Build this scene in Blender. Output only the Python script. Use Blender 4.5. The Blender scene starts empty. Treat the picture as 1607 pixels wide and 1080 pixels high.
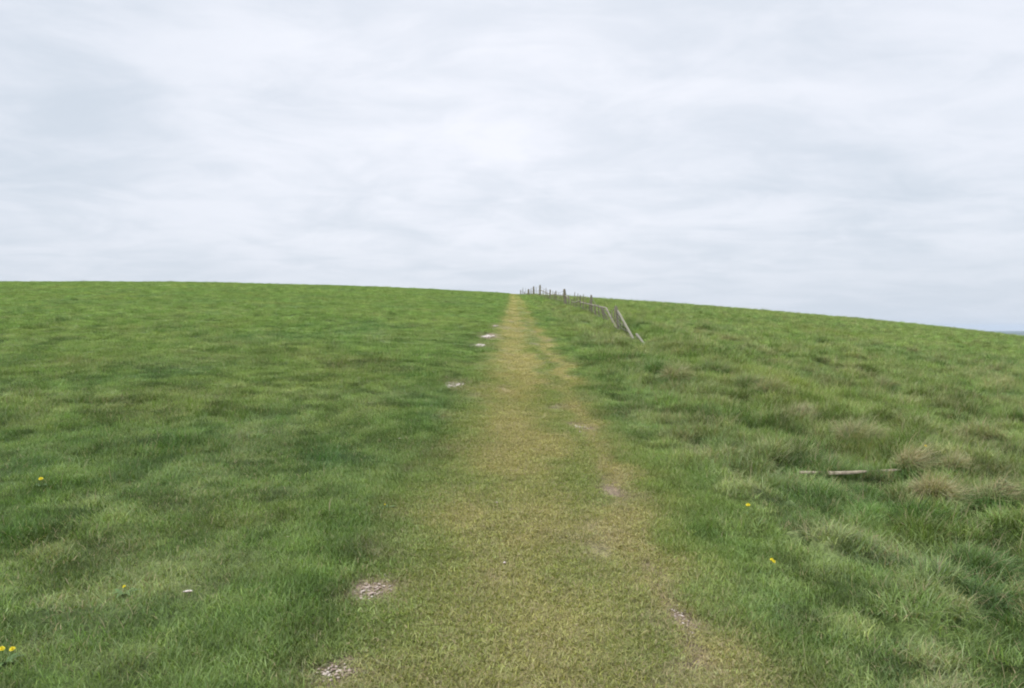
import bpy, math, random
import numpy as np
R = math.radians
SC = bpy.context.scene
COL = SC.collection
rng = np.random.default_rng(11)
random.seed(5)

# ------------------------------------------------------------------ camera
F_PX, CX, CY, HORIZON = 1225.0, 803.5, 540.0, 513.0
CAM_H = 1.6
cd = bpy.data.cameras.new('camera')
cam = bpy.data.objects.new('camera', cd); COL.objects.link(cam)
cd.sensor_width = 36; cd.lens = 36*F_PX/1607
cd.clip_start = 0.05; cd.clip_end = 60000
PITCH = math.atan((CY-HORIZON)/F_PX)
cam.location = (0, 0, CAM_H); cam.rotation_euler = (R(90)-PITCH, 0, 0)
SC.camera = cam

# ------------------------------------------------------------------ view
SC.view_settings.view_transform = 'Standard'; SC.view_settings.look = 'None'
SC.view_settings.exposure = 0.55; SC.view_settings.gamma = 1.0
SC.cycles.use_denoising = True
SC.cycles.pixel_filter_type = 'BLACKMAN_HARRIS'; SC.cycles.filter_width = 2.0
SC.cycles.max_bounces = 6; SC.cycles.transmission_bounces = 4
SC.cycles.volume_bounces = 0

# ------------------------------------------------------------------ node helpers
def nd(nt, typ, **kw):
    n = nt.nodes.new(typ)
    for k, v in kw.items():
        if k.startswith('i_'): n.inputs[k[2:].replace('_', ' ')].default_value = v
        else: setattr(n, k, v)
    return n
def mth(nt, op, a, b=None, c=None, clamp=False):
    n = nt.nodes.new('ShaderNodeMath'); n.operation = op; n.use_clamp = clamp
    for i, v in enumerate((a, b, c)):
        if v is None: continue
        if isinstance(v, (int, float)): n.inputs[i].default_value = v
        else: nt.links.new(v, n.inputs[i])
    return n.outputs[0]
def mapr(nt, v, a, b, c=0.0, d=1.0, smooth=True):
    n = nt.nodes.new('ShaderNodeMapRange')
    n.interpolation_type = 'SMOOTHSTEP' if smooth else 'LINEAR'
    nt.links.new(v, n.inputs[0])
    for i, x in enumerate((a, b, c, d)): n.inputs[i+1].default_value = x
    return n.outputs[0]
def mixc(nt, f, a, b, mode='MIX'):
    n = nt.nodes.new('ShaderNodeMix'); n.data_type = 'RGBA'; n.blend_type = mode
    for sock, v in ((n.inputs[0], f), (n.inputs[6], a), (n.inputs[7], b)):
        if isinstance(v, (int, float)): sock.default_value = v
        elif isinstance(v, tuple): sock.default_value = (*v[:3], 1)
        else: nt.links.new(v, sock)
    return n.outputs[2]
def vec(nt, x, y, z):
    n = nt.nodes.new('ShaderNodeCombineXYZ')
    for i, v in enumerate((x, y, z)):
        if isinstance(v, (int, float)): n.inputs[i].default_value = v
        else: nt.links.new(v, n.inputs[i])
    return n.outputs[0]
def noise(nt, v, scale, detail=4, rough=.55, dist=0.0, out=0):
    n = nt.nodes.new('ShaderNodeTexNoise')
    n.inputs['Scale'].default_value = scale; n.inputs['Detail'].default_value = detail
    n.inputs['Roughness'].default_value = rough; n.inputs['Distortion'].default_value = dist
    if v is not None: nt.links.new(v, n.inputs['Vector'])
    return n.outputs[out]

# ------------------------------------------------------------------ sky: overcast, thin broken layers of stratus
SUN_EL, SUN_AZ = R(48), R(-115)       # azimuth measured clockwise from +Y
w = bpy.data.worlds.new('World'); SC.world = w; w.use_nodes = True
nt = w.node_tree; nt.nodes.clear()
out = nd(nt, 'ShaderNodeOutputWorld'); bg = nd(nt, 'ShaderNodeBackground')
nt.links.new(bg.outputs[0], out.inputs[0])
sky = nd(nt, 'ShaderNodeTexSky'); sky.sky_type = 'NISHITA'; sky.sun_disc = False
sky.sun_elevation = SUN_EL; sky.sun_rotation = SUN_AZ; sky.air_density = 1.2; sky.dust_density = 3
tc = nd(nt, 'ShaderNodeTexCoord'); sp = nd(nt, 'ShaderNodeSeparateXYZ')
nt.links.new(tc.outputs['Generated'], sp.inputs[0])
dx, dy, dz = sp.outputs
zz = mth(nt, 'ADD', mth(nt, 'MAXIMUM', dz, 0.0), 0.15)
px_, py_ = mth(nt, 'DIVIDE', dx, zz), mth(nt, 'DIVIDE', dy, zz)   # a flat cloud layer overhead
P = vec(nt, px_, py_, 5.3)
P2 = vec(nt, mth(nt, 'MULTIPLY', px_, .8), py_, 7.1)
n1 = noise(nt, P, 1.25, 6, .55, .5)
n2 = noise(nt, P2, 3.0, 7, .62, .8)
n3 = noise(nt, P, 0.35, 3, .5)
cl = mth(nt, 'ADD', mth(nt, 'ADD', mth(nt, 'MULTIPLY', n1, .45), mth(nt, 'MULTIPLY', n2, .3)), mth(nt, 'MULTIPLY', n3, .25))
f_cl = mapr(nt, cl, .39, .61)
def blob(cx_, cz_, sx, sz):           # a broad thicker or thinner bank of cloud, by direction
    a = mth(nt, 'DIVIDE', mth(nt, 'SUBTRACT', dx, cx_), sx)
    b = mth(nt, 'DIVIDE', mth(nt, 'SUBTRACT', dz, cz_), sz)
    r2 = mth(nt, 'ADD', mth(nt, 'MULTIPLY', a, a), mth(nt, 'MULTIPLY', b, b))
    return mth(nt, 'MULTIPLY', mth(nt, 'EXPONENT', mth(nt, 'MULTIPLY', r2, -1.0)), mth(nt, 'GREATER_THAN', dy, 0))
bright = blob(-.03, .33, .30, .16)
dark1 = blob(-.56, .20, .24, .20)
dark2 = blob(.36, .17, .30, .045)
dark3 = blob(.50, .02, .20, .10)
b2 = blob(-.05, .19, .45, .05)
t = mth(nt, 'ADD', mth(nt, 'MULTIPLY', f_cl, .60), mth(nt, 'MULTIPLY', bright, .36))
t = mth(nt, 'ADD', t, mth(nt, 'MULTIPLY', b2, .16))
t = mth(nt, 'SUBTRACT', t, mth(nt, 'MULTIPLY', dark1, .24))
t = mth(nt, 'SUBTRACT', t, mth(nt, 'MULTIPLY', dark2, .16))
t = mth(nt, 'SUBTRACT', t, mth(nt, 'MULTIPLY', dark3, .25))
t = mth(nt, 'ADD', t, .14, clamp=True)
elv = mapr(nt, dz, 0.0, .13)
t = mth(nt, 'MULTIPLY', t, mth(nt, 'MULTIPLY_ADD', elv, .62, .38))
cc = mixc(nt, t, (6.5, 7.15, 8.05), (9.2, 9.4, 10.15))
zen = mapr(nt, dz, .37, .80, 1.0, 2.8)
cc = mixc(nt, 1.0, cc, vec(nt, zen, zen, zen), 'MULTIPLY')
cc = mixc(nt, 0.93, sky.outputs[0], cc)
nt.links.new(cc, bg.inputs['Color']); bg.inputs['Strength'].default_value = 0.0725

sl = bpy.data.lights.new('sun', 'SUN'); sun = bpy.data.objects.new('sun', sl); COL.objects.link(sun)
sl.energy = 1.5; sl.angle = R(16); sl.color = (1, .965, .91)
sd = (math.cos(SUN_EL)*math.sin(SUN_AZ), math.cos(SUN_EL)*math.cos(SUN_AZ), math.sin(SUN_EL))
from mathutils import Vector, Matrix, noise as mnoise
sun.rotation_euler = Vector(sd).to_track_quat('Z', 'Y').to_euler(); sun.location = (-30, -20, 40)

# ------------------------------------------------------------------ numpy noise
_T = rng.random((4, 256, 256)).astype(np.float64)
def vnoise(x, y, ch=0):
    xi, yi = np.floor(x).astype(np.int64), np.floor(y).astype(np.int64)
    fx, fy = x-xi, y-yi
    fx = fx*fx*fx*(fx*(fx*6-15)+10); fy = fy*fy*fy*(fy*(fy*6-15)+10)
    T = _T[ch]; a = T[xi & 255, yi & 255]; b = T[(xi+1) & 255, yi & 255]
    c = T[xi & 255, (yi+1) & 255]; d = T[(xi+1) & 255, (yi+1) & 255]
    return (a*(1-fx)+b*fx)*(1-fy) + (c*(1-fx)+d*fx)*fy
def fbm(x, y, s, octv=4, ch=0, g=.5):
    v = 0; a = 1; tot = 0; ca, sa = math.cos(.6), math.sin(.6)
    X, Y = x*s+13.7*ch, y*s-7.1*ch
    for _ in range(octv):
        v = v + a*vnoise(X, Y, ch); tot += a; a *= g
        X, Y = (X*ca-Y*sa)*2.03+5.3, (X*sa+Y*ca)*2.03+1.7
    return v/tot
def ss(a, b, x):
    t_ = np.clip((x-a)/(b-a), 0, 1); return t_*t_*(3-2*t_)

# ------------------------------------------------------------------ terrain height
SKY_PX = np.array([-400, 0, 150, 300, 500, 600, 700, 790, 925, 1100, 1250, 1350, 1450, 1607, 2000], float)
SKY_PY = np.array([446, 443.5, 443.5, 444.5, 449, 452, 457, 461.5, 470.5, 482, 494.5, 503, 512.5, 530.5, 578], float)
_u = np.linspace(-1.0, 1.0, 401)
_e = np.interp(_u, (SKY_PX-CX)/F_PX, (HORIZON-SKY_PY)/F_PX)
_k = np.exp(-(np.arange(-20, 21)/8.0)**2); _k /= _k.sum()
_e = np.convolve(np.pad(_e, 20, mode='edge'), _k, 'valid')
E0 = float(np.interp(0, _u, _e))
SL = (_e[-40]-_e[-70])/(_u[-40]-_u[-70])
def efun(u):
    e = np.interp(u, _u[30:-40], _e[30:-40])
    return e + np.where(u > _u[-41], (u-_u[-41])*SL, 0)
def macro(x, y):
    B = .06*y - .00027*np.maximum(y-70, 0)**2
    ye = np.where(y > 2, y, 1.0+np.exp(np.minimum(y-2, 0)))
    h = B + ye*(efun(np.clip(x/ye, -60, 60))-E0)
    r = np.hypot(x, y)
    h = h - .00012*np.maximum(r-190, 0)**2
    h = h*1.0
    k = 12.0; a = (h+120)/k
    return -120 + k*np.logaddexp(0, np.clip(a, -60, 500))
def tufts(x, y):                      # knots of longer, paler grass, a hand or two across
    return ss(.52, .68, fbm(x, y, 2.7, 3, 3)*.75+fbm(x, y, 6.5, 2, 0)*.25)
def roughness(x, y):                  # 0 close-trodden path, 1 long rank grass by the old fence line
    wob = (fbm(x, y, .45, 3, 2)-.5)*.5
    right = ss(1.0, 2.6, x+wob)*(.55+.38*ss(45, 14, y))
    left = .17*ss(.75, 2.2, -x+wob)
    n = fbm(x, y, 1.1, 3, 1)
    tf = tufts(x, y); bnk = np.exp(-((x-(3.4+.05*y))/1.0)**2)
    return np.clip(right*(.30+.35*ss(.35, .7, n)+.75*tf+.25*bnk) + left*(.5+1.0*ss(.42, .68, n)+.3*tf), 0, 1)
def relief(x, y):
    r = np.hypot(x, y); ro = roughness(x, y)
    a = (fbm(x, y, 1.5, 3, 0)-.5)*.27*(ro+.06) + (fbm(x, y, 3.6, 2, 3)-.5)*.12*ro
    b = (fbm(x, y, .22, 3, 2)-.5)*.16
    trk = -.028*np.exp(-((x-.80)/.16)**2) - .022*np.exp(-((x-.08)/.28)**2) - .03*np.exp(-((x+.85)/.2)**2)
    bank = .19*np.exp(-((x-(4.0+.03*y))/.55)**2)*ss(2, 6, y)*ss(60, 30, y)
    a = a + .055*tufts(x, y)*ss(1.0, 2.2, x)
    return (a+b+trk+bank)*np.clip(r/1.5, 0, 1)*ss(400, 200, r)
def H(x, y):
    x = np.asarray(x, float); y = np.asarray(y, float)
    return macro(x, y)+relief(x, y)
H0 = float(H(0.0, 0.0))
cam.location.z = CAM_H + H0
def pix(px, py, zoff=0.0):            # photograph pixel -> point on the ground
    u = (px-CX)/F_PX; v = (HORIZON-py)/F_PX
    # level camera equivalent of the small pitch
    c, s_ = math.cos(PITCH), math.sin(PITCH)
    vy = (CY-py)/F_PX
    d = np.array([u, c+vy*s_, vy*c-s_]); 
    ts = np.geomspace(1.5, 130, 6000)
    X, Y, Z = d[0]*ts, d[1]*ts, CAM_H+H0+d[2]*ts
    g = H(X, Y)+zoff
    hit = np.argmax(Z <= g)
    if Z[hit] > g[hit]: hit = int(np.argmin(Z-g))
    return float(X[hit]), float(Y[hit]), float(H(X[hit], Y[hit]))
def world2pix(x, y, z):
    c, s_ = math.cos(PITCH), math.sin(PITCH); z = z-CAM_H-H0
    dd = y*c - z*s_; vv = y*s_ + z*c
    return CX+F_PX*x/dd, CY-F_PX*vv/dd

# ------------------------------------------------------------------ colour patches of the turf itself (albedo), read off the photograph
LUSH, STRAW, TAN, EARTH, YEL, BLUE = range(6)
PAT = [  # px, py, rx px, ry px, kind, strength
 (580, 925, 50, 20, EARTH, 1.0), (520, 1055, 62, 26, EARTH, 1), (713, 604, 24, 8, EARTH, 1), (752, 543, 13, 4, EARTH, .9),
 (766, 528, 16, 5, EARTH, .9), (776, 512, 8, 3, EARTH, .5), (912, 671, 24, 7, EARTH, .8), (957, 768, 25, 20, EARTH, .85), (640, 738, 16, 8, EARTH, .5),
 (1042, 925, 24, 20, EARTH, 1), (1068, 975, 36, 34, EARTH, 1.1), (1088, 1038, 36, 36, EARTH, 1.05), (1018, 895, 22, 14, EARTH, .9), (1050, 945, 24, 16, EARTH, .9), (695, 655, 16, 6, EARTH, .5),
 (1010, 885, 26, 10, EARTH, .5), (600, 858, 55, 16, EARTH, .25),
 (560, 840, 75, 26, LUSH, .8), (500, 940, 90, 45, LUSH, .9), (640, 680, 70, 14, LUSH, .8), (520, 716, 40, 10, LUSH, .9),
 (270, 705, 75, 12, LUSH, 1.0), (60, 820, 70, 40, LUSH, .5), (60, 1060, 170, 40, LUSH, .5), (330, 1040, 120, 40, LUSH, .4), (20, 740, 50, 50, LUSH, .5),
 (200, 880, 60, 30, LUSH, .4), (1040, 1000, 0, 0, LUSH, 0), (1200, 990, 90, 40, LUSH, .5), (1130, 830, 60, 30, LUSH, .5), (1460, 830, 110, 34, LUSH, .8),
 (1330, 930, 70, 40, LUSH, .4), (1560, 930, 80, 60, LUSH, .7), (1120, 740, 60, 24, LUSH, .4), (1250, 690, 40, 14, LUSH, .6), (1100, 560, 80, 14, LUSH, .4),
 (950, 570, 60, 20, LUSH, .5), (780, 495, 10, 25, LUSH, .6), (690, 560, 60, 14, LUSH, .5), (930, 540, 30, 25, LUSH, .3), (1010, 560, 50, 14, LUSH, .6),
 (1400, 740, 60, 16, LUSH, .8), (1290, 800, 60, 16, LUSH, .3), (1250, 1050, 80, 40, LUSH, .4), (1430, 1040, 70, 30, LUSH, .5),
 (300, 780, 90, 34, STRAW, .45), (220, 850, 60, 24, STRAW, .5), (120, 950, 90, 30, STRAW, .6), (90, 640, 60, 12, STRAW, .5), (330, 620, 70, 10, STRAW, .4),
 (60, 980, 60, 30, STRAW, .5), (350, 740, 60, 16, STRAW, .5), (1330, 960, 70, 40, STRAW, .5), (1290, 835, 70, 26, STRAW, .55), (1450, 980, 80, 40, STRAW, .5),
 (1200, 790, 80, 20, STRAW, .3), (1240, 740, 70, 18, STRAW, .35), (1540, 760, 80, 40, STRAW, .6), (1490, 690, 70, 16, STRAW, .55), (1030, 640, 60, 30, STRAW, .45),
 (1160, 700, 60, 20, STRAW, .35), (1290, 655, 50, 14, STRAW, .4), (1350, 620, 100, 12, STRAW, .3), (1580, 650, 60, 16, STRAW, .5), (1330, 700, 60, 18, STRAW, .7),
 (1380, 1050, 90, 30, STRAW, .4), (1480, 1060, 60, 30, STRAW, .4), (1060, 690, 40, 16, STRAW, .3), (900, 500, 40, 16, STRAW, .3), (1560, 590, 90, 8, STRAW, .3),
 (1230, 600, 70, 16, YEL, .9), (1160, 600, 60, 12, YEL, .5), (1020, 745, 60, 60, YEL, .5), (1070, 870, 60, 40, YEL, .5), (640, 770, 90, 22, YEL, .5),
 (1400, 850, 110, 14, YEL, .5), (1360, 690, 60, 14, YEL, .5), (250, 560, 160, 12, YEL, .4), (420, 800, 90, 24, YEL, .35), (150, 560, 90, 9, YEL, .3),
 (1150, 640, 60, 12, YEL, .3), (1300, 520, 120, 6, YEL, .5), (950, 480, 60, 6, YEL, .3),
 (240, 560, 90, 8, BLUE, .4), (520, 718, 40, 10, BLUE, .9), (100, 600, 90, 10, BLUE, .4), (930, 850, 40, 14, BLUE, .8), (1150, 950, 70, 40, BLUE, .5),
 (1450, 560, 120, 12, BLUE, .4), (200, 960, 90, 26, BLUE, .4), (690, 660, 60, 14, BLUE, .4), (1310, 850, 50, 22, BLUE, .3), (1480, 900, 70, 30, BLUE, .3), (560, 1010, 60, 30, BLUE, .3),
 (800, 500, 12, 30, TAN, .5), (800, 560, 26, 40, TAN, .6), (800, 620, 34, 40, TAN, .5), (845, 860, 90, 90, TAN, .6), (850, 980, 130, 90, TAN, .75), (1130, 990, 80, 70, TAN, .7), (1010, 850, 40, 50, TAN, .5),
 (880, 560, 12, 40, TAN, .4), (910, 650, 26, 24, TAN, .5), (960, 720, 26, 34, TAN, .3), (820, 517, 22, 5, STRAW, .7),
]
PW = []
for a in PAT:
    if a[2] == 0: continue
    x0, y0, _ = pix(a[0], a[1]); _, ya, _ = pix(a[0], a[1]-a[3]); _, yb, _ = pix(a[0], a[1]+a[3])
    PW.append((x0, y0, a[2]*y0/F_PX, max((ya-yb)/2, .04), a[4], a[5]))
def masks(x, y):
    wx = x+(fbm(x, y, 2.2, 3, 1)-.5)*.30*np.clip(y/8, .3, 2.0); wy = y+(fbm(x, y, 1.4, 3, 2)-.5)*.5*np.clip(y/8, .4, 4)
    m = [np.zeros_like(x) for _ in range(6)]
    for (x0, y0, rx, ry, k, s_) in PW:
        X, Y = (x, y) if k == EARTH else (wx, wy)
        X = X + ((fbm(x, y, 6, 2, 3)-.5)*.12 if k == EARTH and False else 0)
        d = ((X-x0)/rx)**2 + ((Y-y0)/ry)**2
        m[k] = np.maximum(m[k], s_*(.7 if k == STRAW else .75 if k == LUSH and x0 < 0 else 1)*np.exp(-(d**(1.5 if k == EARTH else 1))*.9))
    return m
C = lambda *a: np.array(a, float)
GREEN, DARK, YGREEN, PALE, BGREEN = C(.150, .222, .060), C(.088, .168, .036), C(.206, .246, .066), C(.31, .32, .15), C(.120, .200, .076)
TANC, EARTHC, STRAWC = C(.385, .335, .125), C(.34, .25, .185), C(.26, .215, .12)
def field(x, y):
    """turf colour with distance lightening painted in, share of dead blades, bare-earth share, at ground points"""
    m = masks(x, y); ro = roughness(x, y)
    sy = y*.55
    n1_ = fbm(x, sy, .35, 4, 0); n2_ = fbm(x, sy, 1.3, 4, 1); n3_ = fbm(x, sy, 4.0, 3, 2); n4_ = fbm(x, sy, .9, 4, 3)
    def mx(a, b, f): return a+(b-a)*np.clip(f, 0, 1)[..., None]
    c = np.broadcast_to(GREEN, x.shape+(3,)).copy()
    c = mx(c, YGREEN, ss(.48, .72, n1_)*.35 + ss(.5, .75, n2_)*.22)
    lush = np.clip(ss(.50, .70, n4_)*.20 + ss(.55, .8, n3_)*.42 + m[LUSH]*1.05 - m[STRAW]*.3, 0, 1)
    c = mx(c, BGREEN, ss(.5, .75, fbm(x, sy, .6, 3, 2))*.5 + m[BLUE])
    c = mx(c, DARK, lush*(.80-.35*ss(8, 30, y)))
    dry = ss(.50, .74, fbm(x, sy, 1.7, 4, 0))*(.10+.55*ro) + ss(.6, .8, n2_)*.2
    dry = np.clip(dry*(1-lush*.6) + m[STRAW]*(.15+.75*ss(.35, .65, n3_)), 0, 1)
    c = mx(c, PALE, dry*.60)
    spk = fbm(x, y*.8, 5.5, 3, 3); spk2 = fbm(x, y*.8, 2.6, 3, 0)
    far_ = ss(8, 30, y)
    kk = np.clip(1+(spk-.5)*(1.5+.6*ss(1, 2, x))+(spk2-.5)*(.40+.35*ss(1, 2, x)), .5, 1.6)[..., None]
    kk = kk*(.86+.22*far_)[..., None]  # painted darker near, lighter far, where a grazing view shows lit tips
    big = fbm(x, y*.6, .55, 3, 1)
    kk = kk*(1+(big-.5)*(.25-.12*far_))[..., None]
    c = np.clip(c*kk, 0, 1)
    c = mx(c, PALE, ss(.56, .76, spk)*(.28+.3*ro)+tufts(x, y)*(.22*ss(-.6, -1.4, x)+.34*ss(.9, 2.0, x))*ss(.42, .58, fbm(x, y, .8, 3, 2)))
    c = mx(c, YGREEN*1.05, m[YEL])
    # the trodden path: two wheel lines, greener between them
    wob = (fbm(x, y, .5, 3, 1)-.5)*.35 + (fbm(x, y, 1.8, 4, 0)-.5)*.55
    X = (x+wob)*(1+.35*ss(6, 60, y))-.06*ss(5, 14, y)
    pth = ss(-1.2+.25*ss(4, 12, y), -.3, X)*(1-ss(.75+.1*ss(5, 3, y), 1.35+.25*ss(6, 3, y), X))*ss(-3, 0, y)
    far = ss(5, 16, y)
    trk = .60*np.exp(-((X-.02)/.42)**2) + .62*np.exp(-((X-.85)/.20)**2) + .22
    trk = trk - .1*np.exp(-((X-.52)/.15)**2) - far*.22*np.exp(-((X-.52)/.15)**2) - far*.25*ss(-.5, -.9, X)
    trk = trk*(.55+.9*ss(.3, .7, fbm(x, sy, 2.2, 4, 3)))
    tanm = np.clip(pth*trk + m[TAN]*.55*pth, 0, 1)
    c = mx(c, mx(np.broadcast_to(GREEN, c.shape), np.broadcast_to(YGREEN, c.shape), .8+0*x), pth*.75*(1-m[LUSH]))
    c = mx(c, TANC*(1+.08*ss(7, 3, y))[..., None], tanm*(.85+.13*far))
    side = ss(-1.15, -.9, X)*ss(-.5, -.8, X)
    earth = np.clip(m[EARTH]*1.25*(.25+1.2*ss(.35, .62, fbm(x, y, 11, 3, 1))) +
                    pth*ss(.66, .78, fbm(x, sy, 2.6, 4, 2))*.5 + ss(.62, .75, fbm(x, sy, 1.9, 3, 3))*np.exp(-((X-.84)/.14)**2)*.7*ss(14, 6, y), 0, 1)
    c = mx(c, EARTHC, earth*.85)
    dryf = np.clip(.03 + dry*.42 + tanm*.26 + earth*.3, 0, .9)
    return c, dryf, earth, lush, pth, ro

# ------------------------------------------------------------------ ground: one sheet to the horizon
def mesh_from(name, v, faces_flat, fsize, mat=None):
    me = bpy.data.meshes.new(name)
    v = np.asarray(v, np.float32); me.vertices.add(len(v)); me.vertices.foreach_set('co', v.ravel())
    fs = np.asarray(fsize, np.int32); ff = np.asarray(faces_flat, np.int32)
    me.loops.add(len(ff)); me.loops.foreach_set('vertex_index', ff)
    me.polygons.add(len(fs)); st = np.concatenate([[0], np.cumsum(fs)[:-1]]).astype(np.int32)
    me.polygons.foreach_set('loop_start', st)
    try: me.polygons.foreach_set('loop_total', fs)
    except Exception: pass
    me.update(calc_edges=True); me.validate()
    if mat: me.materials.append(mat)
    return me
def link(name, me, parent=None):
    o = bpy.data.objects.new(name, me); COL.objects.link(o)
    if parent is not None: o.parent = parent
    return o
def tag(o, label=None, cat=None, group=None, kind=None):
    for k, v in (('label', label), ('category', cat), ('group', group), ('kind', kind)):
        if v: o[k] = v
    return o

gm = bpy.data.materials.new('turf_ground'); gm.use_nodes = True
nt = gm.node_tree; bs = nt.nodes['Principled BSDF']
at = nd(nt, 'ShaderNodeAttribute', attribute_name='tint')
geo = nd(nt, 'ShaderNodeNewGeometry'); pos = geo.outputs['Position']
fa = noise(nt, pos, 9, 8, .68); fb = noise(nt, pos, 1.6, 6, .6)
cam_d = nd(nt, 'ShaderNodeVectorMath', operation='LENGTH'); nt.links.new(pos, cam_d.inputs[0])
v1 = mapr(nt, noise(nt, pos, 38, 6, .75), .32, .68, .45, 1.5); v1 = mth(nt, 'MULTIPLY', v1, mapr(nt, fa, .3, .7, .8, 1.2)); v2 = mapr(nt, fb, .3, .7, .88, 1.12)
vv = mth(nt, 'MULTIPLY', v1, v2)
col = mixc(nt, 1.0, at.outputs['Color'], vec(nt, vv, vv, vv), 'MULTIPLY')
st = mapr(nt, noise(nt, pos, 23, 5, .7), .60, .70, 0, .3)
col = mixc(nt, st, col, (.24, .20, .10))
nt.links.new(col, bs.inputs['Base Color']); bs.inputs['Roughness'].default_value = .95
bs.inputs['Specular IOR Level'].default_value = .15
bp = nd(nt, 'ShaderNodeBump'); bp.inputs['Strength'].default_value = .8; bp.inputs['Distance'].default_value = .03
nt.links.new(noise(nt, pos, 14, 8, .7), bp.inputs['Height']); nt.links.new(bp.outputs[0], bs.inputs['Normal'])

th = np.concatenate([np.linspace(-180, -46, 45, endpoint=False), np.linspace(-46, 46, 560, endpoint=False), np.linspace(46, 180, 45, endpoint=False)])
th = np.radians(th); nth = len(th)
rr = [.25]
while rr[-1] < 26000: rr.append(rr[-1]*(1.0135 if rr[-1] < 180 else 1.06))
rr = np.array(rr); nr = len(rr)
TH, RR = np.meshgrid(th, rr)
GX, GY = np.sin(TH)*RR, np.cos(TH)*RR
GZ = H(GX, GY)
V = np.stack([GX, GY, GZ], -1).reshape(-1, 3)
V = np.concatenate([V, [[0, 0, H0]]])
i = np.arange(nr-1)[:, None]*nth; j = np.arange(nth)[None]; j2 = (j+1) % nth
q = np.stack([i+j, i+j2, i+nth+j2, i+nth+j], -1).reshape(-1, 4)[:, ::-1]
tri = np.stack([np.arange(nth), (np.arange(nth)+1) % nth, np.full(nth, nr*nth)], -1)
ff = np.concatenate([q.ravel(), tri.ravel()]); fs = np.concatenate([np.full(len(q), 4), np.full(nth, 3)])
me = mesh_from('ground', V, ff, fs, gm); me.polygons.foreach_set('use_smooth', np.ones(len(fs), bool))
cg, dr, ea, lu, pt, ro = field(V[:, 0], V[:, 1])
rV = np.hypot(V[:, 0], V[:, 1])
cg = cg*(1-.0*dr[:, None]) + 0
FARG = C(.050, .075, .045)
fw = ss(300, 1500, rV)[:, None]
wood = ss(.45, .6, fbm(V[:, 0], V[:, 1], .0011, 4, 1))[:, None]
cg = cg*(1-fw) + (FARG*(1-wood)+C(.02, .04, .02)*wood)*fw
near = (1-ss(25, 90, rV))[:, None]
cg = cg*(1-near*.42)                     # ground tint darkened near the viewer, easing off with distance
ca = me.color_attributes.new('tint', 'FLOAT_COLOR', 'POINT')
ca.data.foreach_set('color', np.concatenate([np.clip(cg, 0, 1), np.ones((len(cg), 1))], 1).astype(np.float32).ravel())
ground = link('ground', me); tag(ground, 'grassy down rising to a crest with a worn path along it', None, None, 'structure')

# ------------------------------------------------------------------ blade material
def blade_mat(name, attr_type):
    m = bpy.data.materials.new(name); m.use_nodes = True; nt = m.node_tree; nt.nodes.clear()
    o = nd(nt, 'ShaderNodeOutputMaterial')
    a = nd(nt, 'ShaderNodeAttribute', attribute_name='tint'); a.attribute_type = attr_type
    d = nd(nt, 'ShaderNodeAttribute', attribute_name='dryf'); d.attribute_type = attr_type
    b = nd(nt, 'ShaderNodeAttribute', attribute_name='bv')      # per blade: random, random, height along the blade
    s = nd(nt, 'ShaderNodeSeparateColor'); nt.links.new(b.outputs['Color'], s.inputs[0])
    r1, r2, tt = s.outputs
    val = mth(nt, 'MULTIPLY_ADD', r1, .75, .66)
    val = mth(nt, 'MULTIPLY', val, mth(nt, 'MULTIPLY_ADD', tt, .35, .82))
    c = mixc(nt, 1.0, a.outputs['Color'], vec(nt, val, val, mth(nt, 'MULTIPLY', val, mth(nt, 'MULTIPLY_ADD', r2, .5, .75))), 'MULTIPLY')
    dead = mth(nt, 'LESS_THAN', r2, d.outputs['Fac'])
    sv = mth(nt, 'MULTIPLY_ADD', r1, .6, .6)
    sc = mixc(nt, r1, (.40, .34, .20), (.33, .25, .15))
    sc = mixc(nt, 1.0, sc, vec(nt, sv, sv, sv), 'MULTIPLY')
    c = mixc(nt, mth(nt, 'MULTIPLY', dead, .85), c, sc)
    df = nd(nt, 'ShaderNodeBsdfDiffuse'); tr = nd(nt, 'ShaderNodeBsdfTranslucent'); gl = nd(nt, 'ShaderNodeBsdfGlossy')
    gl.inputs['Roughness'].default_value = .5; gl.inputs['Color'].default_value = (.8, .85, .8, 1)
    tc_ = mixc(nt, 1.0, c, (1.1, 1.3, .55), 'MULTIPLY')
    nt.links.new(c, df.inputs[0]); nt.links.new(tc_, tr.inputs[0])
    m1 = nd(nt, 'ShaderNodeMixShader'); m1.inputs[0].default_value = .3
    nt.links.new(df.outputs[0], m1.inputs[1]); nt.links.new(tr.outputs[0], m1.inputs[2])
    m2 = nd(nt, 'ShaderNodeMixShader'); m2.inputs[0].default_value = .018
    nt.links.new(m1.outputs[0], m2.inputs[1]); nt.links.new(gl.outputs[0], m2.inputs[2])
    nt.links.new(m2.outputs[0], o.inputs[0]); return m
MB_INST = blade_mat('grass_blade', 'INSTANCER'); MB_GEO = blade_mat('tussock_blade', 'GEOMETRY')

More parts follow.
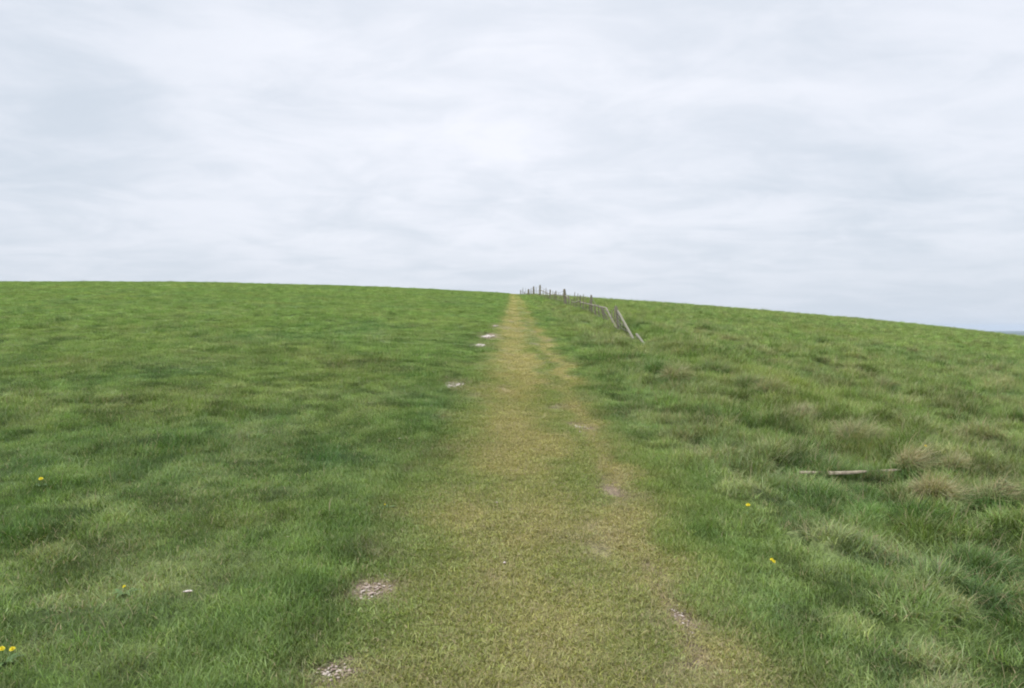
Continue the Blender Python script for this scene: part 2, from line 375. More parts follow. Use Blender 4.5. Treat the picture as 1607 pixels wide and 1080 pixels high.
def blades(n, rad, hmin, hmax, width, lean, bend, g, segs=3, wind=(0, 0), centre=True, outward=0.0):
    """n curved tapering blades rooted in a disc; returns vertices, faces, per-vertex (r1, r2, t)"""
    a = g.random(n)*2*np.pi; r = rad*np.sqrt(g.random(n))
    bx, by = r*np.cos(a), r*np.sin(a)
    h = hmin+(hmax-hmin)*g.random(n)**1.4
    yaw = g.random(n)*2*np.pi
    if outward: yaw = np.where(g.random(n) < outward, a+g.normal(0, .5, n), yaw)
    l0 = np.abs(g.normal(0, lean, n)); bd = np.abs(g.normal(bend, bend*.5, n))
    wd = width*(.6+.8*g.random(n))
    wyaw = yaw+np.pi/2+g.normal(0, .6, n)
    r1, r2 = g.random(n), g.random(n)
    rows = []; px, py, pz = bx.copy(), by.copy(), np.full(n, -.004)
    for k in range(segs+1):
        t_ = k/segs
        w_ = wd*(1-t_**2)*.5 if k < segs else 0*wd
        ox, oy = np.cos(wyaw)*w_, np.sin(wyaw)*w_
        if k < segs: rows += [np.stack([px-ox, py-oy, pz], 1), np.stack([px+ox, py+oy, pz], 1)]
        else: rows.append(np.stack([px, py, pz], 1))
        ang = np.clip(l0+bd*(t_+.5/segs), 0, 2.3); L = h/segs
        px = px+np.sin(ang)*np.cos(yaw)*L+wind[0]*L*t_; py = py+np.sin(ang)*np.sin(yaw)*L+wind[1]*L*t_; pz = pz+np.cos(ang)*L
        pz = np.maximum(pz, .002)
    nv = 2*segs+1
    Vb = np.stack(rows, 1).reshape(-1, 3)
    tcol = np.array([k/segs for k in range(segs) for _ in (0, 1)]+[1.0])
    A = np.stack([np.repeat(r1, nv), np.repeat(r2, nv), np.tile(tcol, n)], 1)
    base = (np.arange(n)*nv)[:, None]
    fq = np.concatenate([[2*k, 2*k+1, 2*k+3, 2*k+2] for k in range(segs-1)]+[[2*segs-2, 2*segs-1, 2*segs]])
    F = (base+fq[None]).ravel(); S = np.tile(np.array([4]*(segs-1)+[3]), n)
    return Vb, F, S, A
def blade_mesh(name, parts, mat):
    V_, F_, S_, A_ = [], [], [], []; off = 0
    for (v, f, s_, a_) in parts:
        V_.append(v); F_.append(f+off); S_.append(s_); A_.append(a_); off += len(v)
    V_, F_, S_, A_ = map(np.concatenate, (V_, F_, S_, A_))
    me = mesh_from(name, V_, F_, S_, mat)
    ca = me.color_attributes.new('bv', 'FLOAT_COLOR', 'POINT')
    ca.data.foreach_set('color', np.concatenate([A_, np.ones((len(A_), 1))], 1).astype(np.float32).ravel())
    return me, len(V_)

# clump prototypes, kept in a collection of their own that the scatter picks from
protos = bpy.data.collections.new('turf_clumps')
def proto(name, me):
    o = bpy.data.objects.new(name, me); protos.objects.link(o)
g = np.random.default_rng(3)
for k in range(3):   # 0-2 trodden
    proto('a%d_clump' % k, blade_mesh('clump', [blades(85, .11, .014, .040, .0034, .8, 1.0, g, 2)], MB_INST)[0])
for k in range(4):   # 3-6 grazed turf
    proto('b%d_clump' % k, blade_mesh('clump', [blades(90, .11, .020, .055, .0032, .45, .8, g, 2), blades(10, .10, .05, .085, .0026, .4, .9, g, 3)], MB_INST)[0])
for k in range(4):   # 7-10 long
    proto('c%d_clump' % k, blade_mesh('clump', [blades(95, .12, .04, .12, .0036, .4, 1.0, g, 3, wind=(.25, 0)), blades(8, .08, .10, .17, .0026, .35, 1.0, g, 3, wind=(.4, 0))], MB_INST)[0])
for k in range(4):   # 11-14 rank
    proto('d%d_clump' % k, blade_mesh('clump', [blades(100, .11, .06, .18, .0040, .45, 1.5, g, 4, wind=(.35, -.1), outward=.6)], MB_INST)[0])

# ------------------------------------------------------------------ scatter
def sample(n, r0, r1, p, half):      # area density ~ r^-p
    u_ = rng.random(n); e = 2-p
    r = (r0**e+(r1**e-r0**e)*u_)**(1/e); a = (rng.random(n)*2-1)*half
    return np.sin(a)*r, np.cos(a)*r
DENS = 230.0
half = R(40)
nA = int(half*(8.5**2-1.6**2)*DENS)
xa, ya = sample(nA, 1.6, 8.5, 0.0, half)
I = (120**.7-8.5**.7)/.7
nB = int(2*half*8.5**1.3*DENS*I)
xc, yc = (rng.random(26000)*3.1-1.35), 2.2+rng.random(26000)**1.5*11
xb, yb = sample(nB, 8.5, 120, 1.3, half)
X, Y = np.concatenate([xa, xb, xc]), np.concatenate([ya, yb, yc])
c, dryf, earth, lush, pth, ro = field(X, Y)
keep = (rng.random(len(X)) > ss(.18, .55, earth)*.99)
X, Y, c, dryf, earth, lush, pth, ro = [q_[keep] for q_ in (X, Y, c, dryf, earth, lush, pth, ro)]
n = len(X); r = np.hypot(X, Y)
lng = np.clip(ro*.9 + lush*.22*(1-pth*.7) + rng.normal(0, .11, n), 0, 1)
def clear(pts, rad):
    global lng
    for (px, py) in pts:
        x0, y0, _ = pix(px, py); lng = lng*(1-.85*np.exp(-(((X-x0)/rad)**2+((Y-y0+.12)/(rad*1.3))**2)))
clear([(x_, 753) for x_ in range(1290, 1415, 13) if not 1360 < x_ < 1380], .11)
clear([(970, 521), (980, 528), (990, 533), (1005, 538), (1012, 544)], .5)
clear([(792, 893), (780, 797), (296, 938), (677, 642), (627, 694), (680, 588), (713, 608), (753, 545), (765, 531), (452, 851), (580, 935), (520, 1060)], .16)
rk = rng.random(n)
idx = np.where((pth > .45) & (lng < .45), (rk*3).astype(int), np.where(lng < .40, 3+(rk*4).astype(int), np.where(lng < .74, 7+(rk*4).astype(int), 11+(rk*4).astype(int))))
sc = (.85+.4*rng.random(n))*np.clip(r/8.5, 1, 99)**.33
szz = sc*(.75+.5*rng.random(n))*(.8+.45*lng)*(1-.28*(idx >= 7)*ss(9, 4, r))
tilt = rng.normal(0, .12, (n, 2))
jit = 1+rng.normal(0, .15, (n, 1))
c = np.clip(c*jit*(1+rng.normal(0, .03, (n, 3))), 0, 1)
def scatter(name, sel, label, cat):
    k = int(sel.sum()); me = bpy.data.meshes.new(name); me.vertices.add(k)
    co = np.stack([X[sel], Y[sel], H(X[sel], Y[sel])-.003], 1).astype(np.float32)
    me.vertices.foreach_set('co', co.ravel())
    def addv(nm, arr):
        a = me.attributes.new(nm, 'FLOAT_VECTOR', 'POINT'); a.data.foreach_set('vector', arr.astype(np.float32).ravel())
    addv('rot', np.stack([tilt[sel, 0], tilt[sel, 1], np.where(idx[sel] >= 7, rng.normal(0, 1.3, k), rng.random(k)*6.283)], 1))
    addv('scl', np.stack([sc[sel], sc[sel], szz[sel]], 1))
    a = me.attributes.new('tint', 'FLOAT_COLOR', 'POINT'); a.data.foreach_set('color', np.concatenate([c[sel], np.ones((k, 1))], 1).astype(np.float32).ravel())
    a = me.attributes.new('dryf', 'FLOAT', 'POINT'); a.data.foreach_set('value', dryf[sel].astype(np.float32))
    a = me.attributes.new('pick', 'INT', 'POINT'); a.data.foreach_set('value', idx[sel].astype(np.int32))
    me.update(); o = link(name, me); tag(o, label, cat, None, 'stuff')
    md = o.modifiers.new('scatter', 'NODES'); md.node_group = NG; return o
NG = bpy.data.node_groups.new('scatter', 'GeometryNodeTree')
NG.interface.new_socket('Geometry', in_out='INPUT', socket_type='NodeSocketGeometry')
NG.interface.new_socket('Geometry', in_out='OUTPUT', socket_type='NodeSocketGeometry')
gi, go = NG.nodes.new('NodeGroupInput'), NG.nodes.new('NodeGroupOutput')
ci = NG.nodes.new('GeometryNodeCollectionInfo'); ci.inputs['Collection'].default_value = protos
ci.inputs['Separate Children'].default_value = True; ci.inputs['Reset Children'].default_value = True
ip = NG.nodes.new('GeometryNodeInstanceOnPoints'); ip.inputs['Pick Instance'].default_value = True
def named(nm, ty):
    n_ = NG.nodes.new('GeometryNodeInputNamedAttribute'); n_.data_type = ty; n_.inputs[0].default_value = nm
    return n_.outputs['Attribute']
er = NG.nodes.new('FunctionNodeEulerToRotation')
NG.links.new(gi.outputs[0], ip.inputs['Points']); NG.links.new(ci.outputs[0], ip.inputs['Instance'])
NG.links.new(named('pick', 'INT'), ip.inputs['Instance Index'])
NG.links.new(named('rot', 'FLOAT_VECTOR'), er.inputs[0]); NG.links.new(er.outputs[0], ip.inputs['Rotation'])
NG.links.new(named('scl', 'FLOAT_VECTOR'), ip.inputs['Scale']); NG.links.new(ip.outputs[0], go.inputs[0])
lft = X < -.85; rgt = X > 1.1; mid = ~lft & ~rgt
scatter('pasture_grass', lft, 'short grazed green pasture left of the path', None)
scatter('path_grass', mid, 'trodden yellow green turf of the path', None)
scatter('rough_grass', rgt, 'rough tufted grass with pale dead blades right of the path', None)
print('clumps', n)

# ------------------------------------------------------------------ tussocks
def tussock(px, py, rad, hgt, dry, label, tint=(.09, .17, .04), wind=(.5, -.1), nbl=700, seed=0):
    hgt *= 1.75; nbl = int(nbl*2.6)
    x, y, z = pix(px, py); g = np.random.default_rng(100+seed)
    parts = [blades(nbl, rad*.8, hgt*.5, hgt*1.25, .0045, .35, 1.5, g, 4, wind=wind, outward=.75),
             blades(nbl//2, rad*1.1, hgt*.35, hgt*.7, .0045, .5, 1.2, g, 3, wind=wind, outward=.8)]
    me, nv = blade_mesh('grass_tussock', parts, MB_GEO)
    co = np.empty(nv*3, np.float32); me.vertices.foreach_get('co', co); co = co.reshape(-1, 3)
    # sit on the ground and mound up toward the middle
    rr_ = np.hypot(co[:, 0], co[:, 1])
    co[:, 2] += .35*hgt*np.exp(-(rr_/rad)**2) + (H(co[:, 0]+x, co[:, 1]+y)-z)
    me.vertices.foreach_set('co', co.ravel())
    t0_ = C(*tint) if tint is not None else field(np.array([x]), np.array([y]))[0][0]
    hi = np.clip((co[:, 2]/hgt-.18)*2.2, 0, 1)[:, None]
    cc_ = t0_[None]*(1-hi*dry)+C(.36, .33, .17)[None]*hi*dry
    ca = me.color_attributes.new('tint', 'FLOAT_COLOR', 'POINT')
    ca.data.foreach_set('color', np.concatenate([cc_, np.ones((nv, 1))], 1).astype(np.float32).ravel())
    a = me.attributes.new('dryf', 'FLOAT', 'POINT'); a.data.foreach_set('value', np.full(nv, dry*.75, np.float32)*np.clip(.25+hi[:, 0]*1.4, 0, 1))
    o = link('grass_tussock', me); o.location = (x, y, z-.004)
    tag(o, label, 'tussock', 'grass tussocks along the old fence line'); return o
for k, a in enumerate([
 (1468, 793, .13, .16, .85, 'large pale straw-topped tussock, nearest the viewer below the fallen rail'),
 (1426, 744, .10, .17, .8, 'straw-topped tussock at the right end of the fallen rail'),
 (1500, 742, .12, .10, .6, 'broad low straw tussock right of the tussock at the end of the fallen rail'),
 (1342, 700, .20, .17, .55, 'brownish tussock behind the fallen rail'),
 (1205, 622, .24, .19, .55, 'dark brown-tipped tussock beside the bright yellow-green patch'),
 (1172, 612, .17, .17, .3, 'dark tussock just left of the one beside the yellow-green patch'),
 (1060, 604, .19, .22, .6, 'pale-topped tussock right of the two nearest the leaning fence strut'),
 (1031, 588, .20, .20, .15, 'dark green tussock between the fence strut and the pale-topped tussock'),
 (1122, 589, .22, .17, .25, 'small dark tussock midway between the two pairs of distant tussocks'),
 (1252, 666, .17, .12, .6, 'small pale tussock above and left of the fallen rail'),
 (1392, 614, .22, .17, .4, 'lone small tussock far out on the right-hand slope'),
 (1560, 790, .15, .11, .5, 'wide brownish tussock at the right edge, level with the fallen rail'),
 (1150, 718, .10, .08, .4, 'tiny straw tuft on the left, between path and fallen rail'),
]): tussock(*a[:5], a[5], seed=k, nbl=420 if a[2] < .12 else 620)

# ------------------------------------------------------------------ materials for wood, stone, metal, flower
def wood_mat(name, c1, c2, scale=1.0):
    m = bpy.data.materials.new(name); m.use_nodes = True; nt = m.node_tree; bs = nt.nodes['Principled BSDF']
    tc = nd(nt, 'ShaderNodeTexCoord'); mp = nd(nt, 'ShaderNodeMapping'); mp.inputs['Scale'].default_value = (30*scale, 30*scale, 2.2*scale)
    nt.links.new(tc.outputs['Object'], mp.inputs[0])
    a = noise(nt, mp.outputs[0], 1, 6, .65, .4); b = noise(nt, tc.outputs['Object'], 7, 4)
    c = mixc(nt, mapr(nt, a, .35, .65), c1, c2)
    c = mixc(nt, mapr(nt, b, .55, .75, 0, .55), c, (.11, .12, .06))   # lichen and grime
    nt.links.new(c, bs.inputs['Base Color']); bs.inputs['Roughness'].default_value = .85
    bp = nd(nt, 'ShaderNodeBump'); bp.inputs['Strength'].default_value = .6; bp.inputs['Distance'].default_value = .006
    nt.links.new(a, bp.inputs['Height']); nt.links.new(bp.outputs[0], bs.inputs['Normal']); return m
WOOD = wood_mat('weathered_wood', (.22, .195, .135), (.12, .105, .07))
WOODP = wood_mat('bleached_wood', (.205, .195, .13), (.11, .10, .068))
WOODR = wood_mat('fallen_wood', (.31, .265, .18), (.17, .13, .09))
WIRE = bpy.data.materials.new('rusty_wire'); WIRE.use_nodes = True
_b = WIRE.node_tree.nodes['Principled BSDF']; _b.inputs['Metallic'].default_value = .3; _b.inputs['Roughness'].default_value = .7
WIRE.node_tree.links.new(mixc(WIRE.node_tree, noise(WIRE.node_tree, None, 6), (.10, .085, .07), (.17, .15, .13)), _b.inputs['Base Color'])
CH = bpy.data.materials.new('chalk'); CH.use_nodes = True; nt = CH.node_tree; _b = nt.nodes['Principled BSDF']
tc = nd(nt, 'ShaderNodeTexCoord'); oi = nd(nt, 'ShaderNodeObjectInfo')
c_ = mixc(nt, mapr(nt, noise(nt, tc.outputs['Object'], 32, 5, .8), .38, .60), (.62, .57, .52), (.33, .26, .21))
nt.links.new(c_, _b.inputs['Base Color']); _b.inputs['Roughness'].default_value = .95
CHD = bpy.data.materials.new('dirty_chalk'); CHD.use_nodes = True; nt = CHD.node_tree; _b = nt.nodes['Principled BSDF']
tc = nd(nt, 'ShaderNodeTexCoord')
nt.links.new(mixc(nt, mapr(nt, noise(nt, tc.outputs['Object'], 45, 5, .8), .42, .60), (.44, .375, .32), (.25, .18, .135)), _b.inputs['Base Color']); _b.inputs['Roughness'].default_value = .95
YE = bpy.data.materials.new('yellow_petal'); YE.use_nodes = True; nt = YE.node_tree; _b = nt.nodes['Principled BSDF']
nt.links.new(mixc(nt, noise(nt, None, 60), (.70, .66, .012), (.72, .54, .01)), _b.inputs['Base Color']); _b.inputs['Roughness'].default_value = .7
LF = bpy.data.materials.new('leaf_green'); LF.use_nodes = True; nt = LF.node_tree; _b = nt.nodes['Principled BSDF']
nt.links.new(mixc(nt, noise(nt, None, 30), (.05, .11, .02), (.09, .15, .03)), _b.inputs['Base Color']); _b.inputs['Roughness'].default_value = .6

# ------------------------------------------------------------------ fence
def tube(p0, p1, r0, r1, sides=10, rings=7, wob=.006, seed=0, flat=1.0, axis_up=True):
    """a split, slightly crooked timber between two points with worn ends (local coordinates)"""
    p0, p1 = Vector(p0), Vector(p1); d = p1-p0; z = d.normalized()
    x = z.orthogonal().normalized(); y = z.cross(x); V_, F_ = [], []
    rs = random.Random(seed); ph = rs.random()*9
    for k in range(rings+1):
        t_ = k/rings; r_ = r0+(r1-r0)*t_
        if k == rings: r_ *= .78
        o = x*wob*math.sin(3*t_+ph)+y*wob*math.cos(4*t_+ph)
        for s_ in range(sides):
            a = 2*math.pi*s_/sides; q_ = r_*(1+.13*math.sin(2*a+ph)+.07*math.sin(5*a+ph*2)+rs.uniform(-.05, .05))
            tip = (rs.uniform(-.02, .02) if k == rings else 0)
            V_.append(p0+d*t_+o+x*math.cos(a)*q_+y*math.sin(a)*q_*flat+z*tip)
    for k in range(rings):
        for s_ in range(sides):
            a, b = k*sides+s_, k*sides+(s_+1) % sides; F_.append((a, b, b+sides, a+sides))
    F_.append(tuple(range(sides))[::-1]); F_.append(tuple(rings*sides+s_ for s_ in range(sides)))
    return V_, F_
def pmesh(name, geo_, mat, parent=None, smooth=False):
    V_, F_ = [], []
    for v, f in geo_:
        o = len(V_); V_ += v; F_ += [tuple(i_+o for i_ in q_) for q_ in f]
    me = bpy.data.meshes.new(name); me.from_pydata([tuple(v) for v in V_], [], F_); me.update(); me.materials.append(mat)
    if smooth: me.polygons.foreach_set('use_smooth', [True]*len(F_))
    return link(name, me, parent)
def pole(path, r, sides=5):
    V_, F_ = [], []
    path = [Vector(p) for p in path]
    for k, p in enumerate(path):
        d = (path[min(k+1, len(path)-1)]-path[max(k-1, 0)]).normalized(); x = d.cross(Vector((0, 0, 1)))
        x = x.normalized() if x.length > 1e-3 else Vector((1, 0, 0)); y = d.cross(x)
        for s_ in range(sides):
            a = 2*math.pi*s_/sides; V_.append(p+x*math.cos(a)*r+y*math.sin(a)*r)
    for k in range(len(path)-1):
        for s_ in range(sides):
            a, b = k*sides+s_, k*sides+(s_+1) % sides; F_.append((a, b, b+sides, a+sides))
    F_ += [tuple(range(sides))[::-1], tuple((len(path)-1)*sides+s_ for s_ in range(sides))]
    return V_, F_

fx, fy, fz = pix(970.5, 519)
fence = bpy.data.objects.new('post_and_wire_fence', None); COL.objects.link(fence); fence.location = (fx, fy, fz)
tag(fence, 'old tumbledown wooden post and wire fence running to the crest right of the path', 'fence')
O = Vector((fx, fy, fz))
def gp(x, y, h=0.0): return Vector((x, y, float(H(x, y))+h))-O
def atline(px, Z):                    # a spot on the ground under image column px at depth Z
    return (px-CX)/F_PX*Z, Z
# (image column of the foot, depth, height, radius, lean x, lean y, bleached)
print('fence foot', fx, fy, fz)
FP = [(970.5, fy, 481.5, .055, -.07, .05, True),
      (958, fy+5.0, 483.5, .04, -.36, .1, False), (950.5, fy+6.2, 483, .04, -.20, .0, True),
      (928, fy+13, 463.5, .065, 0, .05, False), (910.5, fy+20, 464, .05, 0, -.05, False),
      (897, fy+25, 470, .05, .02, 0, False), (892.5, fy+27, 464, .05, 0, 0, False),
      (888, fy+29, 454, .11, -.12, 0, False), (872.5, fy+36, 456.5, .05, 0, 0, False),
      (862.5, fy+43, 454.5, .05, .03, 0, False), (847.3, fy+52, 447.5, .11, 0, 0, False),
      (837, fy+58, 449.5, .09, .03, 0, False), (830, fy+62, 454, .12, -.05, 0, False), (823, fy+66, 458, .05, 0, 0, False), (817, fy+70, 455.5, .07, 0, 0, False)]
tops = []
for k, (pxx, Z, h_, r_, lx, ly, bl) in enumerate(FP):
    x, y = atline(pxx, Z); p0 = gp(x, y, -.15); py_top = h_; h_ = .3
    while h_ < 3 and world2pix(x, y, float(H(x, y))+h_)[1] > py_top: h_ += .02
    p1 = gp(x, y, 0)+Vector((lx, ly, h_))
    p = pmesh('post', [tube(p0, p1, r_, r_*.9, seed=k, flat=.8)], WOODP if bl else WOOD, fence)
    if bl: p['label'] = 'bleached pale fence post'
    tops.append((gp(x, y), p1)); print('post', k, [round(v) for v in world2pix(*(p0+O))], [round(v) for v in world2pix(*(p1+O))])
# leaning strut propped against the end post
x, y, z = pix(996, 534); s0 = Vector((x, y, z-.05))-O
s1 = tops[0][1]+Vector((.04, -.02, -.14))
pmesh('strut', [tube(s0, s1, .042, .036, seed=31, flat=.7)], WOODP, fence)
# short droppers that hold the netting, thickest near the crest
drops = []
for k in range(len(FP)-1):
    (xa_, Za), (xb_, Zb) = atline(FP[k][0], FP[k][1]), atline(FP[k+1][0], FP[k+1][1])
    m_ = max(1, int(abs(Zb-Za)/1.25))
    for i_ in range(1, m_):
        t_ = i_/m_; x, y = xa_+(xb_-xa_)*t_, Za+(Zb-Za)*t_
        hh = random.uniform(.7, 1.02)*(1 if k > 2 else .8)
        q_ = pmesh('dropper', [tube(gp(x, y, -.05), gp(x, y)+Vector((random.uniform(-.1, .1), random.uniform(-.08, .08), hh)), .026, .022, sides=6, rings=4, seed=60+k*9+i_)], WOOD, fence)
# line wires sagging between the posts
for lvl in (.30, .60, .92):
    path = []
    for k in range(len(FP)):
        b_, tp = tops[k]; q_ = b_+(tp-b_)*min(lvl, .95)
        if path:
            a_ = path[-1]; L = (q_-a_).length
            for s_ in range(1, 6): 
                t_ = s_/6; path.append(a_.lerp(q_, t_)-Vector((0, 0, (.05+.01*L)*math.sin(math.pi*t_))))
        path.append(q_)
    pmesh('line_wire', [pole(path, .009)], WIRE, fence)
# a broken top rail still nailed between the first standing posts, its end fallen to the grass
b3, t3 = tops[3]; b4, t4 = tops[4]; b1, t1 = tops[1]; b0, t0_ = tops[0]
pmesh('rail', [tube(b4+(t4-b4)*.52, b3+(t3-b3)*.55+Vector((0, 0, -.04)), .05, .045, seed=40, flat=.6, rings=9)], WOOD, fence)
pmesh('rail', [tube(b3+(t3-b3)*.5, tops[2][0]+Vector((.05, -.1, .62)), .045, .04, seed=41, flat=.6)], WOOD, fence)
pmesh('rail', [tube(tops[2][0]+Vector((.02, 0, .60)), b0+Vector((-.05, .1, .08)), .045, .035, seed=42, flat=.6, rings=9)], WOOD, fence)
for k_ in (4, 6, 7, 8, 9):
    (ba, ta), (bb, tb) = tops[k_], tops[k_+1]
    pmesh('rail', [tube(ba+(ta-ba)*.62, bb+(tb-bb)*.58, -.0+.042, .036, seed=200+k_, flat=.6, rings=9, wob=.03)], WOOD, fence)
# panel of crumpled netting hanging between the end post and the strut
net = []
for k in range(9):
    t_ = k/8; a_ = b0.lerp(s0, t_*.85)+Vector((0, 0, .04)); e_ = t0_.lerp(s1, .2)*(1-t_)+s0*t_
    net.append(pole([a_, a_.lerp(e_, .5)+Vector((random.uniform(-.05, .05), .03, 0)), a_.lerp(e_, .9)], .012))
for k in range(5):
    t_ = .1+k*.17; net.append(pole([b0.lerp(t0_, t_), b0.lerp(t0_, t_).lerp(s0.lerp(s1, t_), .5)-Vector((0, 0, .05)), s0.lerp(s1, t_)], .012))
pmesh('netting', net, WIRE, fence)

def log_thing(name, pa, pb, r0, r1, mat, label, cat, rise=(.03, .03), seed=0, extra=None, flat=.6):
    a_, b_ = pix(*pa), pix(*pb); A, B = Vector(a_), Vector(b_)
    A.z += rise[0]; B.z += rise[1]
    e = bpy.data.objects.new(name, None)
    o = pmesh(name, [tube(A-A, B-A, r0, r1, rings=12, seed=seed, wob=.012, flat=flat)]+[tube(Vector(p)-A, Vector(q_)-A, r_, r_*.7, rings=6, seed=seed+9, wob=.006, flat=.6) for p, q_, r_ in (extra or [])], mat)
    o.location = A; tag(o, label, cat); bpy.data.objects.remove(e); return o
log_thing('fallen_post', (998.5, 530), (1012, 543), .045, .035, WOODP, 'short bleached post lying in the grass at the foot of the leaning fence strut', 'post', (.08, .03), 50)
# the fallen rail: split and half sunk, so it shows in two lengths
A1, A2 = pix(1302, 754.5), pix(1357, 753.5)
log_thing('fallen_rail', (1256, 754.5), (1413, 751), .013, .011, WOODR, 'long weathered split rail lying half buried in the rough grass on the right', 'rail', (.068, .082), 51,
          extra=[((A1[0], A1[1], A1[2]+.07), (A2[0], A2[1], A2[2]+.072), .021)])

# ------------------------------------------------------------------ chalk
def stone_geo(cx_, cy_, cz_, r_, g_, sq=.6):
    import itertools
    ph = (1+5**.5)/2
    vs = [Vector(v).normalized() for v in [(-1, ph, 0), (1, ph, 0), (-1, -ph, 0), (1, -ph, 0), (0, -1, ph), (0, 1, ph), (0, -1, -ph), (0, 1, -ph), (ph, 0, -1), (ph, 0, 1), (-ph, 0, -1), (-ph, 0, 1)]]
    fs_ = [(0, 11, 5), (0, 5, 1), (0, 1, 7), (0, 7, 10), (0, 10, 11), (1, 5, 9), (5, 11, 4), (11, 10, 2), (10, 7, 6), (7, 1, 8), (3, 9, 4), (3, 4, 2), (3, 2, 6), (3, 6, 8), (3, 8, 9), (4, 9, 5), (2, 4, 11), (6, 2, 10), (8, 6, 7), (9, 8, 1)]
    # one subdivision for broken faces
    vv_ = list(vs); nf = []; cache = {}
    def mid_(a, b):
        k_ = (min(a, b), max(a, b))
        if k_ not in cache: cache[k_] = len(vv_); vv_.append(((vv_[a]+vv_[b])/2).normalized())
        return cache[k_]
    for a, b, c2 in fs_:
        ab, bc, ca_ = mid_(a, b), mid_(b, c2), mid_(c2, a); nf += [(a, ab, ca_), (b, bc, ab), (c2, ca_, bc), (ab, bc, ca_)]
    ax = Vector((g_.uniform(.7, 1.3), g_.uniform(.7, 1.3), sq*g_.uniform(.7, 1.2))); rot = Matrix.Rotation(g_.uniform(0, 6.28), 3, 'Z')
    cut = [(Vector((g_.uniform(-1, 1), g_.uniform(-1, 1), g_.uniform(-.6, 1))).normalized(), g_.uniform(.55, .85)) for _ in range(6)]
    o = []
    for v in vv_:
        p = v.copy()
        for n_, d_ in cut:
            k_ = p.dot(n_)
            if k_ > d_: p -= n_*(k_-d_)
        p = rot @ Vector((p.x*ax.x, p.y*ax.y, p.z*ax.z))*r_
        o.append(p+Vector((cx_, cy_, cz_)))
    return o, nf
def rubble(px, py, rx, ry, n_, rmin, rmax, label, seed, mat=None):
    g_ = random.Random(seed); x0, y0, z0 = pix(px, py); _, ya_, _ = pix(px, py-ry); _, yb_, _ = pix(px, py+ry)
    RX, RY = rx*y0/F_PX, (ya_-yb_)/2; geo_ = []
    for _ in range(n_):
        while True:
            a, b = g_.gauss(0, .5), g_.gauss(0, .5)
            if a*a+b*b < 1: break
        x, y = x0+a*RX, y0+b*RY; r_ = rmin+(rmax-rmin)*g_.random()**2.2
        geo_.append(stone_geo(x-x0, y-y0, float(H(x, y))-z0+r_*.3+.004, r_, g_))
    o = pmesh('chalk_rubble', geo_, mat or CH); o.location = (x0, y0, z0)
    tag(o, label, None, 'worn chalk patches along the path', 'stuff')
rubble(580, 928, 36, 14, 110, .002, .011, 'broken white chalk in the bare patch on the left of the path, near the viewer', 1, CHD)
rubble(522, 1058, 36, 14, 80, .003, .009, 'pinkish chalk fragments in the bare patch at the bottom edge', 2, CHD)
rubble(712, 605, 20, 5, 150, .006, .028, 'large white patch of chalk left of the path in the middle distance', 3)
rubble(753, 543.5, 8, 2, 70, .012, .045, 'small bright chalk patch, nearer of the distant pair left of the path', 4)
rubble(765, 529, 9, 2.2, 90, .012, .05, 'small bright chalk patch, farther of the distant pair left of the path', 5)
rubble(777, 512, 5, 1.2, 16, .015, .04, 'faint chalk patch farthest up the path', 6)
rubble(912, 672, 13, 3.5, 45, .004, .016, 'thin scatter of chalk on the right wheel line of the path', 7)
rubble(1072, 975, 14, 32, 110, .002, .008, 'fine grit in the earthy right wheel line near the viewer', 8, CHD)
for k, (px, py, r_, sq, label) in enumerate([
 (296, 936, .017, .35, 'flat white chalk stone in the grass at lower left'),
 (792, 890, .010, .9, 'small white pebble in the middle of the path, nearest the viewer'),
 (779.5, 794, .011, .6, 'tiny pale pebble on the left side of the path'),
 (677, 640, .020, .6, 'white stone in the grass below the large chalk patch'),
 (627, 692, .012, .7, 'cream stone in the grass left of the path, level with the right wheel line scatter'),
 (680, 586, .022, .5, 'pale stone just beyond the large chalk patch, to its left'),
 (910, 681, .010, .6, 'small white stone just below the thin scatter of chalk on the right wheel line'),
 (774, 541, .02, .6, 'small stone beside the distant pair of chalk patches'),
 (452, 849, .012, .3, 'flat tan fragment in the short turf on the left')]):
    x, y, z = pix(px, py); g_ = random.Random(70+k)
    lift = .024
    o = pmesh('chalk_stone', [stone_geo(0, 0, 0, r_, g_, sq)], CH if k != 8 else WOODR); o.location = (x, y, z+lift)
    if k in (0, 8): o.scale = (1.5, .7, 1)
    tag(o, label, 'stone', 'loose chalk stones')

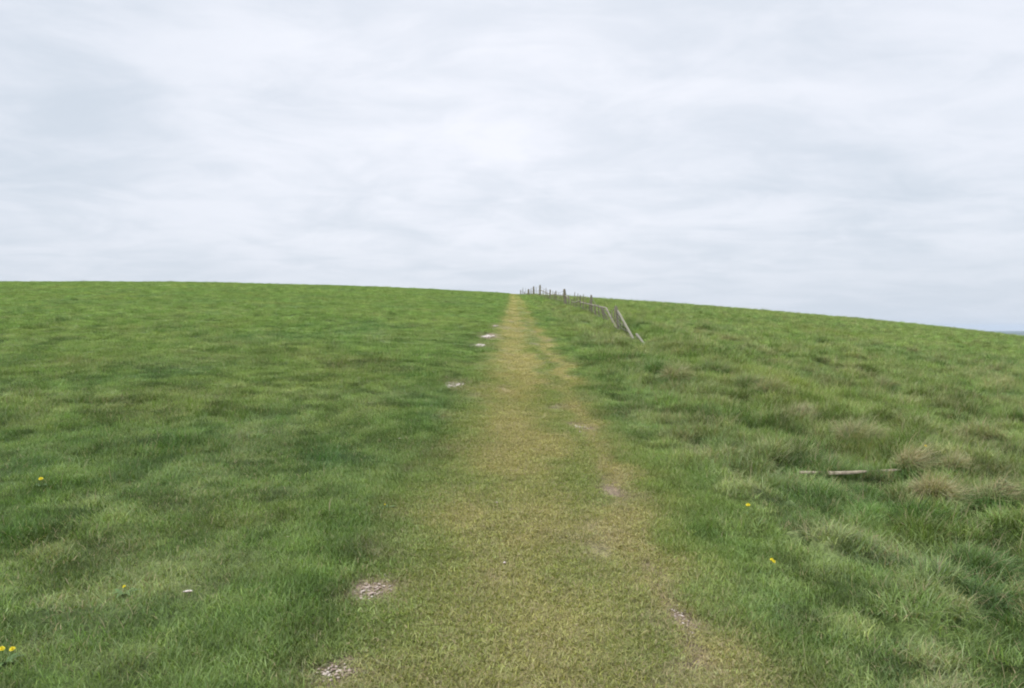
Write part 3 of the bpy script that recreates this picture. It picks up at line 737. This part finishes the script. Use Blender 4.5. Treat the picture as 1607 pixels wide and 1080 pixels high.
# ------------------------------------------------------------------ dandelions
def dandelion(px, py, size, hgt, label, faces=1, tiltv=(.5, -.6)):
    """thing > flower_head, stem, leaf rosette"""
    x, y, z = pix(px, py, hgt); e = bpy.data.objects.new('dandelion', None); COL.objects.link(e); e.location = (x, y, z)
    tag(e, label, 'flower', 'yellow dandelions in the grass'); g_ = random.Random(int(px)); size *= .8
    heads = [(0, 0, hgt)] + ([(.022, .03, hgt*.8), (-.018, -.012, hgt*.9)] if faces > 1 else [])
    for (hx, hy, hz) in heads[:faces]:
        V_, F_ = [], []
        tl = Matrix.Rotation(g_.uniform(.2, .6), 3, 'X') @ Matrix.Rotation(g_.uniform(-.4, .4), 3, 'Y')
        for ring, (L, up, nn) in enumerate(((1.0, .12, 26), (.78, .34, 22), (.5, .55, 16), (.25, .65, 9))):
            for q_ in range(nn):
                a = 2*math.pi*q_/nn+ring*.2+g_.uniform(-.08, .08); w_ = .13*size; l_ = L*size*g_.uniform(.88, 1.08)
                d = Vector((math.cos(a), math.sin(a), 0)); s_ = Vector((-d.y, d.x, 0)); base = Vector((0, 0, .1*size*ring))
                tipz = Vector((0, 0, up*size)); o_ = len(V_)
                for v in (base-s_*w_*.4, base+s_*w_*.4, base+d*l_+s_*w_+tipz, base+d*l_-s_*w_+tipz): V_.append(tl @ v + Vector((hx, hy, hz)))
                F_.append((o_, o_+1, o_+2, o_+3))
        hd = pmesh('flower_head', [(V_, F_)], YE, e)
        pmesh('stem', [pole([(hx*.2, hy*.2, -.01), (hx*.6+.006, hy*.6, hz*.5), (hx, hy, hz)], .0016, 6)], LF, e)
    for q_ in range(7):
        a = q_*.9+g_.random(); L = g_.uniform(.05, .09); d = Vector((math.cos(a), math.sin(a), 0)); s_ = Vector((-d.y, d.x, 0)); V_ = []; F_ = []
        for k in range(9):
            t_ = k/8; w_ = .012*math.sin(math.pi*min(1, t_*.9+.1))*(1.0 if k % 2 else .45)
            p = d*L*t_+Vector((0, 0, .005+.025*math.sin(2.2*t_))); V_ += [p-s_*w_, p+s_*w_]
            if k: o_ = 2*k; F_.append((o_-2, o_-1, o_+1, o_))
        pmesh('leaf', [(V_, F_)], LF, e)
for a in [
 (64, 752, .019, .07, 'round yellow dandelion by the left edge of the photo, the uppermost one there'),
 (3, 1019, .0145, .07, 'cluster of yellow dandelion heads cut by the left edge near the bottom corner', 3),
 (195, 921, .010, .05, 'small yellow dandelion left of the flat white chalk stone'),
 (604, 792, .008, .04, 'tiny yellow dandelion left of the path, above the lush dark grass'),
 (1174, 793, .019, .09, 'yellow dandelion right of the path, farther of the two beside the rough grass'),
 (1211, 879, .013, .10, 'pair of yellow dandelion heads in the rough grass, nearest on the right', 2),
 (1452, 701, .022, .12, 'yellow dandelion half hidden in the grass above the fallen rail'),
]: dandelion(*a)

# ------------------------------------------------------------------ haze
hz = bpy.data.meshes.new('haze'); L = 27500.0
vs = [(x, y, z) for x in (-L, L) for y in (-L, L) for z in (-122.5, 60)]
hz.from_pydata(vs, [], [(0, 1, 3, 2), (4, 6, 7, 5), (0, 4, 5, 1), (2, 3, 7, 6), (0, 2, 6, 4), (1, 5, 7, 3)]); hz.update()
hm = bpy.data.materials.new('haze'); hm.use_nodes = True; nt = hm.node_tree; nt.nodes.clear()
o_ = nd(nt, 'ShaderNodeOutputMaterial'); pv = nd(nt, 'ShaderNodeVolumePrincipled')
pv.inputs['Color'].default_value = (.66, .76, .88, 1); pv.inputs['Density'].default_value = 3.5e-5; pv.inputs['Anisotropy'].default_value = 0.0
nt.links.new(pv.outputs[0], o_.inputs['Volume']); hz.materials.append(hm)
haze = link('haze', hz); tag(haze, 'pale blue distance haze over the far lowland', None, None, 'stuff')
